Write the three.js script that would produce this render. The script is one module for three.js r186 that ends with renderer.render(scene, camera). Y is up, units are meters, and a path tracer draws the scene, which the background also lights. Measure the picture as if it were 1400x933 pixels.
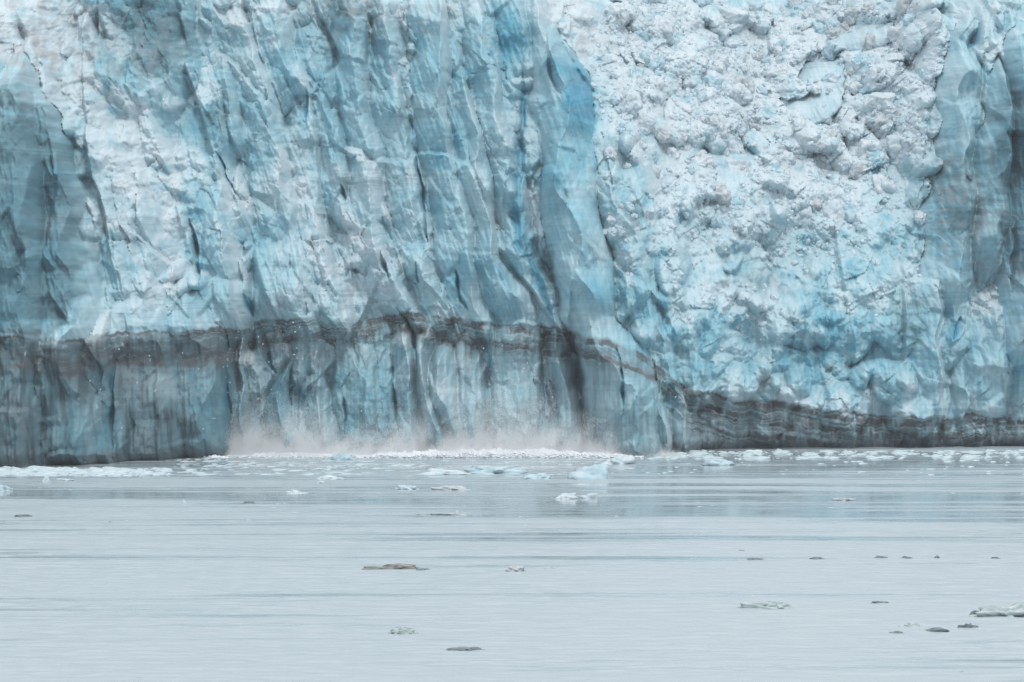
import * as THREE from 'three';
import { mergeVertices } from 'three/addons/utils/BufferGeometryUtils.js';

// ------------------------------------------------------------------ camera, sky, sun, exposure
const EYE = 25, DIST = 600, FOCAL = 5000;              // deck height, distance of the ice front, focal length in photo pixels
const scene = new THREE.Scene();
const camera = new THREE.PerspectiveCamera(2 * Math.atan(466.5 / FOCAL) * 180 / Math.PI, 1400 / 933, 1, 6000);
camera.position.set(0, EYE, DIST);
camera.lookAt(0, EYE - (466.5 - 412) / FOCAL * DIST, 0);
const renderer = new THREE.WebGLRenderer({ antialias: true });
renderer.toneMapping = THREE.LinearToneMapping;
renderer.toneMappingExposure = 1.2;
renderer.shadowMap.enabled = true;
const sun = new THREE.DirectionalLight(0xfffdf9, 1.3);
sun.position.set(80, 390, 225); sun.target.position.set(0, 20, 0);
sun.castShadow = true; sun.shadow.radius = 24; sun.shadow.mapSize.set(2048, 2048);
Object.assign(sun.shadow.camera, { left: -220, right: 220, top: 200, bottom: -200, near: 10, far: 1500 });
scene.add(sun, sun.target);
scene.fog = new THREE.FogExp2(new THREE.Color().setRGB(0.84, 0.90, 0.95), 0.00012);

// ------------------------------------------------------------------ noise
function rng(seed) { let a = seed >>> 0; return () => { a = (a + 0x6D2B79F5) | 0; let t = Math.imul(a ^ (a >>> 15), 1 | a); t = (t + Math.imul(t ^ (t >>> 7), 61 | t)) ^ t; return ((t ^ (t >>> 14)) >>> 0) / 4294967296; }; }
const PERM = new Uint8Array(1024), GX = new Float32Array(256), GY = new Float32Array(256), RV = new Float32Array(256), RW = new Float32Array(256);
{ const r = rng(7); const p = [...Array(256).keys()]; for (let i = 255; i > 0; i--) { const j = Math.floor(r() * (i + 1)); [p[i], p[j]] = [p[j], p[i]]; }
  for (let i = 0; i < 1024; i++) PERM[i] = p[i & 255];
  for (let i = 0; i < 256; i++) { const a = r() * 6.28318; GX[i] = Math.cos(a); GY[i] = Math.sin(a); RV[i] = r(); RW[i] = r(); } }
const fade = (t) => t * t * t * (t * (t * 6 - 15) + 10);
function n2(x, y) {
  const xi = Math.floor(x), yi = Math.floor(y), fx = x - xi, fy = y - yi, X = xi & 255, Y = yi & 255;
  const a = PERM[PERM[X] + Y], b = PERM[PERM[X + 1] + Y], c = PERM[PERM[X] + Y + 1], d = PERM[PERM[X + 1] + Y + 1];
  const u = fade(fx), v = fade(fy);
  const na = GX[a] * fx + GY[a] * fy, nb = GX[b] * (fx - 1) + GY[b] * fy, nc = GX[c] * fx + GY[c] * (fy - 1), nd = GX[d] * (fx - 1) + GY[d] * (fy - 1);
  return 1.5 * (na + u * (nb - na) + v * (nc + u * (nd - nc) - na - u * (nb - na)));
}
function fbm(x, y, o = 4) { let s = 0, a = 0.5, n = 0; for (let i = 0; i < o; i++) { s += a * n2(x, y); n += a; a *= 0.5; x = x * 2.03 + 17.3; y = y * 2.03 + 5.1; } return s / n; }
function billow(x, y, o = 4) { let s = 0, a = 0.5, n = 0; for (let i = 0; i < o; i++) { s += a * Math.abs(n2(x, y)); n += a; a *= 0.55; x = x * 2.1 + 3.7; y = y * 2.1 + 9.2; } return s / n; }
const cell = { f1: 0, f2: 0, id: 0, dx: 0, dy: 0, id2: 0, dx2: 0, dy2: 0 };
// tilted, offset slabs over the cells, bevelled where two meet
function slabs(x, y, tilt, step, bevel) { const c = worley(x, y), one = (i, dx, dy) => tilt * ((RV[i] - 0.5) * dx + (RW[i] - 0.45) * dy) * 2.4 + step * (RV[(i * 7 + 3) & 255] - 0.5), a = one(c.id, c.dx, c.dy), b = one(c.id2, c.dx2, c.dy2), t = 0.5 + 0.5 * Math.min(1, (c.f2 - c.f1) / bevel); return b + (a - b) * t; }
function worley(x, y) {
  const xi = Math.floor(x), yi = Math.floor(y); let f1 = 9, f2 = 9, id = 0, dx = 0, dy = 0, id2 = 0, dx2 = 0, dy2 = 0;
  for (let j = -1; j <= 1; j++) for (let i = -1; i <= 1; i++) {
    const h = PERM[PERM[(xi + i) & 255] + ((yi + j) & 255)], px = xi + i + RV[h] - x, py = yi + j + RW[h] - y, d = px * px + py * py;
    if (d < f1) { f2 = f1; id2 = id; dx2 = dx; dy2 = dy; f1 = d; id = h; dx = -px; dy = -py; } else if (d < f2) { f2 = d; id2 = h; dx2 = -px; dy2 = -py; }
  }
  cell.f1 = Math.sqrt(f1); cell.f2 = Math.sqrt(f2); cell.id = id; cell.dx = dx; cell.dy = dy; cell.id2 = id2; cell.dx2 = dx2; cell.dy2 = dy2; return cell;
}
const clamp = (x, a = 0, b = 1) => x < a ? a : x > b ? b : x;
const sstep = (a, b, x) => { const t = clamp((x - a) / (b - a)); return t * t * (3 - 2 * t); };
const mix = (a, b, t) => a + (b - a) * t;

{ // overcast sky, brighter overhead, faint cloud texture
  const W = 512, H = 256, data = new Float32Array(W * H * 4);
  for (let j = 0; j < H; j++) for (let i = 0; i < W; i++) {
    const el = ((j + 0.5) / H - 0.5) * Math.PI, s = Math.max(0, Math.sin(el)), az = i / W * 2 * Math.PI, k = (j * W + i) * 4;
    const c = 1 + 0.10 * fbm(3 + 1.6 * Math.cos(az) / (s + 0.35), 3 + 1.6 * Math.sin(az) / (s + 0.35), 4);
    const L = 1.02 * (0.72 + 0.28 * s) * c;
    data[k] = L * 0.97; data[k + 1] = L * 1.0; data[k + 2] = L * 1.05; data[k + 3] = 1;
  }
  const t = new THREE.DataTexture(data, W, H, THREE.RGBAFormat, THREE.FloatType);
  t.mapping = THREE.EquirectangularReflectionMapping; t.magFilter = t.minFilter = THREE.LinearFilter; t.wrapS = THREE.RepeatWrapping; t.needsUpdate = true;
  scene.background = t; scene.environment = t;
}

// ------------------------------------------------------------------ helpers for things
const taken = new Map();
function numbered(name) { const n = taken.get(name) ?? 0; taken.set(name, n + 1); return n ? `${name}_${String(n).padStart(3, '0')}` : name; }
function tag(o, label, category, group, kind) { Object.assign(o.userData, { label, category }); if (group) o.userData.group = group; if (kind) o.userData.kind = kind; return o; }
function add(mesh, name, parent = scene) { mesh.name = parent === scene ? numbered(name) : name; mesh.castShadow = mesh.receiveShadow = true; parent.add(mesh); return mesh; }

// ------------------------------------------------------------------ the ice front, as a surface z(x, y); z grows towards the ship
// Survey: u, v are bearings and heights read off the photograph (12 cm per unit at 600 m); at() turns them into metres at a depth z.
const at = (u, v, z) => ({ x: (u - 700) * (DIST - z) / FOCAL, y: EYE + (412 - v) * (DIST - z) / FOCAL });
const footX = [-130, -90, -76, -66, -55, -46.5, -45, -40, -10, 22, 27, 32, 40, 60, 90, 130], footZ = [62, 52, 47, 36, 20, 8, -1, -3, -2, -3, -6, -12, -20, -24, -28, -30];
const highX = [-130, -90, -76, -66, -55, -44, -32, -10, 22, 32, 42, 60, 90, 130], highZ = [62, 52, 47, 36, 21, 9, -1, -2, -3, -10, -18, -24, -28, -30];
function lerpTable(xs, ys, x) { if (x <= xs[0]) return ys[0]; for (let i = 1; i < xs.length; i++) if (x < xs[i]) return mix(ys[i - 1], ys[i], (x - xs[i - 1]) / (xs[i] - xs[i - 1])); return ys[ys.length - 1]; }
const COLS = [-0.5, 0, 150, 300, 450, 600, 720, 830, 950, 1100, 1250, 1400, 1401].map((u) => (u - 700) * 0.12); COLS[0] = -110; COLS[12] = 110;
const ROWS = [0, 9.6, 20.4, 32, 44, 56, 67, 81, 100];
const LEAN = [
  [0, 0, -1, -4, -8, -16, -30, -48, -75], [0, 0, -1, -4, -8, -16, -30, -48, -75], [0, 0, -2, -7, -15, -27, -37, -42, -66], [0, -1, -3, -9, -16, -22, -27, -34, -58],
  [0, -1, -3, -7, -12, -16, -20, -26, -52], [0, -1, -3, -7, -11, -15, -20, -28, -58], [0, -1, -3, -6, -10, -15, -24, -40, -76], [0, -1, -3, -6, -12, -24, -42, -70, -110],
  [0, -2, -6, -14, -26, -44, -64, -92, -130], [0, -2, -8, -18, -32, -52, -74, -104, -140], [0, -2, -6, -14, -26, -42, -60, -84, -120], [0, -1, -4, -9, -14, -20, -28, -40, -80], [0, -1, -4, -9, -14, -20, -28, -40, -80]];
const cr = (a, b, c, d, t) => b + 0.5 * t * (c - a + t * (2 * a - 5 * b + 4 * c - d + t * (3 * (b - c) + d - a)));
function baseZ(x, y) {
  const X = clamp(x, COLS[0], COLS[12] - 1e-6), Y = clamp(y, 0, 99.999); let i = 0, j = 0;
  while (X >= COLS[i + 1]) i++; while (Y >= ROWS[j + 1]) j++;
  const tx = (X - COLS[i]) / (COLS[i + 1] - COLS[i]), ty = (Y - ROWS[j]) / (ROWS[j + 1] - ROWS[j]), g = (a, b) => LEAN[clamp(a, 0, 12)][clamp(b, 0, 8)];
  const col = (a) => cr(g(a, j - 1), g(a, j), g(a, j + 1), g(a, j + 2), ty);
  const low = lerpTable(footX, footZ, x), hi = lerpTable(highX, highZ, x), b = sstep(17, 27, y);
  return low + (hi - low) * b + cr(col(i - 1), col(i), col(i + 1), col(i + 2), tx);
}
function loc(u, v) { let z = 0, p; for (let k = 0; k < 5; k++) { p = at(u, v, z); z = baseZ(p.x, p.y); } return p; }
const lerpU = (us, vs, u) => lerpTable(us, vs, u);
const leanOf = (x) => lerpTable([-85, -60, -40, -10, 12, 25, 45, 90], [0.18, 0.28, 0.26, 0.27, 0.22, 0.12, 0.05, 0.0], x);

// fins and pillars of ice: crest line from top to foot, half width (survey units) at top and foot, how far it stands out (m),
// s: where the crest lies between its edges, blue of the two flanks (0 bubbly white ... 1 clear blue), slope of the top
const fins = [];
function fin(pts, w0, w1, p, s = 0.3, bl = 0.55, br = 0.2, kTop = 1.3, main = true, e = 0.75) {
  const q = pts.map(([u, v]) => loc(u, v)), k = 0.12;
  fins.push({ x: q.map((a) => a.x), y: q.map((a) => a.y), w0: w0 * k * (main ? 1.2 : 1), w1: w1 * k * (main ? 1.2 : 1), clean: main && p >= 5, p: p * (main ? 1.95 : 1.25), s, bl, br, kTop, main, e, capped: fins.length % 3 ? 1 : 0.3 });
}
fin([[22, 120], [25, 300], [24, 440], [20, 640]], 30, 42, 5, 0.2, 0.62, 0.55);
fin([[55, 150], [85, 260], [92, 440], [100, 632]], 22, 40, 5.5, 0.35, 0.66, 0.42);
fin([[142, 192], [172, 262], [190, 330]], 26, 30, 4.2, 0.1, 0.25, 0.2, 0.5);
fin([[205, -80], [200, 50], [205, 112]], 62, 52, 4.5, 0.0, 0.72, 0.62, 1.2, true, 0.35);
fin([[128, -30], [133, 60]], 18, 16, 3.5, 0.4, 0.55, 0.5);
fin([[270, 130], [290, 260], [305, 420], [305, 455]], 26, 34, 4.5, 0.45, 0.6, 0.15);
fin([[300, 120], [318, 190]], 20, 24, 3.5, 0.3, 0.72, 0.45);
fin([[330, 40], [350, 140], [385, 330], [400, 450]], 26, 32, 4, 0.5, 0.58, 0.18);
fin([[370, 10], [405, 170], [418, 300], [450, 440]], 26, 30, 3.6, 0.5, 0.5, 0.12);
fin([[430, 60], [440, 160], [450, 250]], 26, 28, 3.2, 0.2, 0.62, 0.4);
fin([[468, -10], [480, 110], [498, 200]], 24, 26, 3.4, 0.3, 0.55, 0.3);
fin([[488, 210], [500, 290], [520, 370], [560, 440]], 20, 30, 4.2, 0.45, 0.42, 0.1);
fin([[520, 10], [535, 120], [552, 250], [590, 440]], 22, 26, 3.6, 0.4, 0.55, 0.22);
fin([[585, 30], [590, 160], [615, 290], [645, 440]], 24, 30, 5.2, 0.5, 0.7, 0.12);
fin([[625, 130], [640, 250], [665, 340], [700, 445]], 22, 30, 5.4, 0.45, 0.68, 0.1);
fin([[660, 50], [672, 180], [702, 330], [745, 440]], 24, 26, 4.6, 0.4, 0.55, 0.14);
fin([[690, -40], [700, 30], [722, 92]], 30, 26, 5.2, 0.2, 0.85, 0.62);
fin([[742, 80], [750, 140]], 24, 26, 8.5, 0.0, 0.3, 0.3, 0.7);
fin([[766, 92], [776, 180], [780, 290], [800, 430], [835, 470], [862, 612]], 29, 44, 10.5, -0.1, 0.62, 0.75, 1.6, true, 0.6);
fin([[838, 240], [850, 330], [880, 440], [905, 520]], 24, 34, 4.6, 0.2, 0.5, 0.32);
fin([[868, 215], [880, 290]], 26, 30, 3.6, 0.2, 0.55, 0.3);
fin([[905, 300], [930, 420], [950, 530]], 30, 40, 4.2, 0.3, 0.42, 0.25);
// under the dirt layers
fin([[60, 490], [58, 640]], 24, 30, 3.2, 0.3, 0.75, 0.7);
fin([[125, 470], [132, 634]], 30, 38, 4.6, 0.5, 0.82, 0.6);
fin([[200, 440], [208, 632]], 40, 46, 5.5, 0.3, 0.66, 0.55, 1.2, true, 0.6); fin([[272, 440], [278, 628]], 34, 36, 5.2, 0.2, 0.7, 0.6, 1.2, true, 0.6);
fin([[335, 480], [330, 600]], 12, 20, 4.2, 0.2, 0.7, 0.5);
fin([[388, 518], [386, 570], [384, 618]], 8, 34, 6.5, 0.35, 0.95, 0.35, 1.8);
fin([[432, 530], [440, 618]], 12, 26, 5, 0.3, 0.75, 0.25, 1.6);
fin([[372, 470], [352, 618]], 20, 26, 3.4, 0.3, 0.7, 0.5);
fin([[495, 455], [500, 618]], 36, 44, 3.0, 0.0, 0.8, 0.7, 1.2, true, 0.4);
fin([[552, 470], [556, 618]], 18, 20, 4.2, 0.2, 0.6, 0.5);
fin([[583, 460], [590, 618]], 14, 22, 4.6, 0.3, 0.72, 0.4);
fin([[605, 500], [612, 618]], 16, 26, 5.4, 0.2, 0.6, 0.2, 1.5);
fin([[640, 515], [640, 618]], 16, 26, 5.6, 0.2, 0.6, 0.2, 1.5);
fin([[702, 465], [704, 618]], 32, 40, 5.2, 0.1, 0.68, 0.5, 1.2, true, 0.5);
fin([[760, 470], [780, 618]], 16, 30, 5.4, 0.1, 0.65, 0.35);
fin([[885, 520], [895, 618]], 16, 26, 4.6, 0.2, 0.5, 0.3);
fin([[930, 540], [935, 612]], 12, 26, 4, 0.1, 0.25, 0.15, 1.0);
// right-hand pillars
fin([[1312, 95], [1300, 180], [1292, 300], [1296, 380]], 22, 40, 7.5, 0.1, 0.55, 0.62, 1.0);
fin([[1352, 140], [1352, 240], [1345, 330]], 20, 32, 7, 0.2, 0.7, 0.7, 1.0);
fin([[1392, 70], [1400, 250], [1395, 480]], 26, 36, 6.5, 0.0, 0.85, 0.8, 1.0, true, 0.5);
fin([[1262, 390], [1265, 480], [1262, 560]], 24, 30, 4.6, 0.4, 0.6, 0.35);
fin([[1306, 400], [1300, 460]], 22, 20, 3.6, 0.2, 0.7, 0.4, 0.8);
fin([[1345, 420], [1340, 560]], 30, 36, 3.4, 0.3, 0.55, 0.4);
const MAIN = fins.length;
{ const r = rng(73);
  for (let i = 0; i < 70; i++) { const u = -40 + 960 * r(), v = 445 + 120 * r(), w = 7 + 14 * r(), L = 40 + 120 * r(); fin([[u, v], [u + 0.06 * L + 6 * (r() - 0.5), Math.min(636, v + L)]], w * 0.6, w * 1.3, 1.6 + 2.2 * r(), -0.4 + 0.9 * r(), 0.4 + 0.45 * r(), 0.2 + 0.5 * r(), 1 + r(), false, 0.5 + 0.4 * r()); }
}
{ // lesser pillars and slabs between them
  const r = rng(41);
  for (let i = 0; i < 330; i++) {
    const u = -60 + r() * 1520, v = -60 + r() * 640, right = u > 830;
    if (right && r() < 0.72 && u < 1270) continue;
    const c = loc(u, v), ln = leanOf(c.x), L = (2.5 + 10 * r()) / 0.12, k = ln * (0.3 + 1.0 * r()) * (v < 420 ? 1 : 0.25), w = 8 + 26 * r() * r();
    fin([[u, v], [u + k * L * 0.5 + 10 * (r() - 0.5), v + L * 0.5], [u + k * L, v + L]], w * 0.7, w * 1.25, 0.9 + w * 0.13 * (0.5 + r()), -0.3 + 1.0 * r(), 0.25 + 0.4 * r(), 0.1 + 0.4 * r(), 0.8 + 1.6 * r(), false, 0.45 + 0.5 * r());
  }
}
for (const f of fins) { const m = Math.max(f.w0, f.w1) * 2.4 + 3; f.x0 = Math.min(...f.x) - m - 6; f.x1 = Math.max(...f.x) + m + 6; f.top = f.y[0]; f.bot = f.y[f.y.length - 1]; }
const BIN = 2, bins = Array.from({ length: 140 }, () => []);
fins.forEach((f, i) => { for (let b = 0; b < 140; b++) { const a = -140 + b * BIN; if (f.x1 > a && f.x0 < a + BIN) bins[b].push(i); } });

// rounded mounds of broken ice low on the right: centre, radius (survey units), height (m), blue
const mounds = [[1060, 165, 34, 6, .2], [1048, 235, 40, 5, .25], [1000, 20, 34, 5, .35], [945, 70, 34, 4.5, .15], [900, 110, 30, 4, .15], [1215, 55, 40, 5, .2], [1255, 150, 40, 5, .25], [1180, 200, 34, 4, .25], [960, 150, 36, 4, .15], [880, 230, 30, 4, .3], [1130, 215, 30, 4, .2], [1080, 60, 30, 4, .2], [1010, 120, 26, 3.5, .2],[1000, 440, 60, 4, .4], [1085, 440, 75, 5.5, .5], [1182, 372, 70, 6, .45], [1235, 430, 50, 5, .4], [1135, 535, 50, 3.2, .4], [1172, 552, 26, 2.6, .1], [1010, 525, 55, 3, .3], [940, 470, 50, 3, .4], [1212, 300, 55, 4.5, .4],
  [1105, 305, 60, 4, .3], [985, 330, 55, 4, .3], [1040, 250, 55, 4.5, .25], [1090, 510, 50, 3, .4], [1225, 510, 44, 3.6, .5], [930, 400, 46, 3.4, .45], [1020, 380, 50, 3.6, .3], [1150, 450, 46, 4, .45], [1060, 560, 36, 2.4, .3], [960, 250, 40, 3, .2], [1160, 250, 44, 3.6, .3],
  [150, 205, 30, 3.2, .2], [735, 95, 34, 3, .15], [905, 560, 26, 3, .2]
];
{ const r = rng(17);
  for (let i = 0; i < 95; i++) mounds.push([825 + 480 * r(), -40 + 300 * r(), 16 + 46 * r() * r(), 3 + 5.5 * r(), 0.12 + 0.3 * r()]);
  for (let i = 0; i < 75; i++) mounds.push([860 + 430 * r(), 250 + 310 * r(), 16 + 40 * r() * r(), 2.6 + 4.5 * r(), 0.25 + 0.4 * r()]);
  for (let i = 0; i < 30; i++) mounds.push([0 + 260 * r(), 20 + 330 * r(), 10 + 16 * r(), 1.2 + 2 * r(), 0.15 + 0.3 * r()]);
  for (let i = 0; i < 90; i++) mounds.push([90 + 720 * r(), -10 + 440 * r(), 7 + 16 * r() * r(), 1.4 + 2.6 * r(), 0.05 + 0.5 * r()]);
  mounds.forEach((m, i) => { const [u, v, q, h, b] = m; mounds[i] = { ...loc(u, v), r: q * 0.12, h, b, tx: (r() - 0.5) * h * 1.1, ty: (r() - 0.65) * h * 0.9, ax: 0.75 + 0.5 * r(), tw: (r() - 0.5) * 0.9 }; });
}

// two smooth slabs standing in the icefall
const slabList = [[1108, 122, 60, 7.5, 3, 4], [1158, 45, 56, 6, 1, 3.5]].map(([u, v, q, h, tx, ty]) => ({ ...loc(u, v), r: q * 0.12, h, tx, ty }));
// open clefts: line, half width (survey units), depth (m)
const clefts = [
  [[[712, 95], [716, 150], [712, 220], [706, 300], [715, 335], [742, 400], [765, 455]], 13, 5.5], [[[138, 8], [136, 40], [134, 66]], 5, 5], [[[262, 290], [268, 330], [272, 372], [278, 395]], 3.5, 4.5], [[[300, 208], [310, 235], [330, 270]], 2.5, 4], [[[570, 200], [576, 240], [582, 300], [585, 340]], 3, 5], [[[524, 345], [531, 388]], 4, 4.5], [[[569, 355], [574, 388]], 4.5, 4.5],
  [[[621, 365], [630, 405], [640, 425]], 4, 5], [[[335, 400], [346, 438]], 6, 4], [[[468, 250], [473, 275]], 3, 3], [[[545, 420], [565, 455], [572, 520]], 4, 5], [[[650, 450], [668, 480]], 9, 6], [[[672, 440], [666, 560]], 7, 5],
  [[[742, 480], [742, 590]], 6, 5], [[[790, 470], [795, 580]], 8, 6], [[[363, 450], [375, 500], [380, 515]], 5, 5], [[[540, 490], [545, 600]], 3, 4], [[[157, 480], [155, 620]], 5, 4], [[[310, 440], [312, 615]], 4, 5], [[[1296, 465], [1310, 430]], 6, 5],
  [[[985, 50], [990, 85]], 14, 5], [[[968, 30], [975, 45]], 12, 4], [[[1168, 160], [1172, 175]], 7, 4], [[[968, 200], [970, 215]], 4, 4], [[[1010, 210], [1020, 195]], 3, 4], [[[1337, 30], [1330, 60], [1318, 72]], 6, 5], [[[1030, 395], [1000, 392]], 8, 3], [[[78, 215], [82, 245]], 3.5, 4], [[[1100, 110], [1104, 130]], 2.5, 2.5],
  [[[832, 92], [834, 115]], 5, 3], [[[842, 470], [850, 560]], 4, 4], [[[470, 540], [472, 600]], 4, 3], [[[1380, 300], [1376, 400]], 5, 4], [[[420, 120], [424, 175]], 4, 3]
].map(([p, w, d]) => { const q = p.map(([u, v]) => loc(u, v)); w *= 0.12; return { q, w, d, x0: Math.min(...q.map((a) => a.x)) - 4 * w - 1.5, x1: Math.max(...q.map((a) => a.x)) + 4 * w + 1.5, y0: Math.min(...q.map((a) => a.y)) - 4 * w - 1.5, y1: Math.max(...q.map((a) => a.y)) + 4 * w + 1.5 }; });
const near = { d: 0, t: 0, side: 0 };
function cleftAt(q, x, y) { // distance, place along the line (0..1) and side
  let m = 1e9; const n = q.length - 1;
  for (let i = 1; i <= n; i++) { const a = q[i - 1], b = q[i], vx = b.x - a.x, vy = b.y - a.y, l2 = vx * vx + vy * vy, t = clamp(((x - a.x) * vx + (y - a.y) * vy) / l2), dx = x - a.x - t * vx, dy = y - a.y - t * vy, d = dx * dx + dy * dy; if (d < m) { m = d; near.t = (i - 1 + t) / n; near.side = vx * dy - vy * dx; } }
  near.d = Math.sqrt(m); return near;
}
function segDist(q, x, y) { let m = 1e9; for (let i = 1; i < q.length; i++) { const a = q[i - 1], b = q[i], vx = b.x - a.x, vy = b.y - a.y, t = clamp(((x - a.x) * vx + (y - a.y) * vy) / (vx * vx + vy * vy)), dx = x - a.x - t * vx, dy = y - a.y - t * vy; m = Math.min(m, dx * dx + dy * dy); } return Math.sqrt(m); }

// what the ice is made of: crushed white rubble (broken) or clean blue ice, in patches
const zones = (list) => list.map(([u, v, ru, rv, a, tilt = 0]) => ({ ...loc(u, v), rx: ru * 0.12, ry: rv * 0.12, a, tilt }));
const brokenZ = zones([[775, 245, 30, 38, .8], [510, 335, 22, 60, .6, .4], [690, 450, 16, 24, .8], [655, 300, 12, 70, .6, .4], [745, 90, 26, 22, .8], [440, 330, 24, 50, .6, .4], [560, 130, 22, 40, .5], [810, 300, 30, 30, .6],[60, 40, 110, 70, 1], [110, 150, 90, 60, 1, .5], [200, 230, 60, 100, .9, .5], [230, 320, 45, 90, .6, .5], [760, 40, 80, 60, 1, .4], [850, 130, 60, 110, 1, .3], [900, 60, 140, 120, 1], [1060, 120, 200, 170, 1], [1200, 120, 110, 150, 1], [940, 280, 70, 130, .8], [1080, 290, 150, 110, .8], [1200, 250, 80, 90, .7], [1000, 430, 110, 110, .6], [1180, 400, 110, 120, .5], [1090, 530, 150, 60, .5], [350, 20, 60, 60, .5], [570, 60, 60, 40, .35], [480, 240, 40, 40, .5], [400, 240, 30, 60, .4, .4], [1340, 60, 50, 50, .5], [850, 330, 40, 70, .6], [330, 300, 40, 60, .3]]);
const blueZ = zones([[1000, 470, 90, 60, .5], [1150, 480, 120, 70, .55], [900, 420, 60, 110, .4], [1110, 350, 120, 60, .42], [1230, 300, 60, 90, .35], [960, 330, 60, 60, .25], [1000, 260, 60, 40, .2], [1330, 480, 90, 60, .35],[795, 150, 36, 62, .95], [770, 105, 40, 26, .5], [790, 230, 30, 50, .3], [690, 55, 50, 50, .55], [650, 90, 50, 80, .25], [200, 50, 90, 80, .35], [300, 170, 70, 60, .35], [40, 300, 70, 160, .55], [20, 420, 60, 40, .4], [760, 250, 30, 160, .35], [800, 400, 60, 60, .25], [600, 250, 70, 200, .2], [480, 100, 110, 110, .25], [400, 80, 60, 70, .3], [1385, 250, 50, 180, .5], [1300, 250, 50, 120, .25], [1240, 420, 70, 90, .25], [1090, 430, 80, 70, .3], [860, 270, 30, 40, .35], [880, 390, 30, 60, .3], [390, 550, 26, 40, .6], [300, 560, 26, 60, .4], [110, 590, 60, 50, .3], [500, 560, 60, 50, .3], [270, 320, 20, 70, .5], [640, 380, 40, 60, .3], [700, 380, 24, 60, .4], [340, 340, 60, 90, .2], [1190, 330, 40, 40, .3], [1030, 200, 40, 18, .25], [1170, 330, 40, 40, .2]]);
// dense, closely layered old ice; smaller patches paint the shade of hollows and undersides
const murkyShadeZ = zones([[25, 290, 75, 150, 1], [75, 380, 40, 80, .8], [205, 55, 75, 62, .8], [300, 165, 30, 36, .5], [1388, 260, 50, 190, .8], [1300, 270, 40, 110, .6], [480, 15, 60, 40, .5], [860, 290, 30, 34, .5], [745, 370, 14, 60, .6], [1040, 390, 46, 20, .6], [600, 270, 30, 40, .35], [470, 260, 26, 26, .35], [130, 200, 22, 16, .5], [1240, 440, 50, 60, .4], [1080, 455, 60, 40, .35]]);
const paleZ = zones([[250, 525, 50, 26, .55], [290, 560, 24, 50, .7], [125, 580, 30, 40, .5], [700, 530, 40, 50, .8], [610, 560, 50, 40, .7]]);
const greyZ = zones([[60, 50, 90, 90, .8, .4], [30, 90, 60, 60, .5], [200, 70, 60, 50, .35], [810, 60, 60, 70, .6, .3], [880, 30, 70, 50, .4], [900, 170, 60, 60, .35], [1010, 80, 60, 60, .35], [1100, 30, 80, 40, .3], [1060, 200, 60, 50, .35], [480, 20, 70, 40, .5], [420, 10, 40, 50, .4], [330, 60, 30, 50, .35], [570, 20, 40, 30, .4], [1290, 290, 60, 110, .5], [1380, 400, 70, 120, .35], [1000, 310, 50, 50, .3], [1050, 390, 50, 30, .45], [130, 290, 40, 40, .3], [560, 250, 40, 40, .3], [1150, 160, 60, 60, .25], [350, 480, 60, 40, .4]]);
function zone(list, x, y) { let s = 0; for (const z of list) { const dy = (y - z.y) / z.ry; if (dy > 2 || dy < -2) continue; const dx = (x - z.x + z.tilt * (y - z.y)) / z.rx; if (dx > 2 || dx < -2) continue; s = Math.max(s, z.a * Math.exp(-(dx * dx + dy * dy) * 1.1)) + 0.25 * Math.min(s, z.a * Math.exp(-(dx * dx + dy * dy) * 1.1)); } return s; }

// dirt layers: height of the top layer along the front and depth of the layered pack
const bandU = [-100, 0, 60, 150, 230, 300, 312, 400, 480, 560, 640, 700, 760, 800, 830, 870, 910, 945, 1000, 1060, 1130, 1200, 1280, 1400, 1500], bandV = [452, 452, 458, 452, 446, 440, 448, 442, 438, 432, 438, 446, 452, 462, 460, 478, 505, 535, 545, 552, 562, 572, 572, 570, 570];
const bandL = bandU.map((u, i) => loc(u, bandV[i])), bandX = bandL.map((p) => p.x), bandY = bandL.map((p) => p.y);

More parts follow.
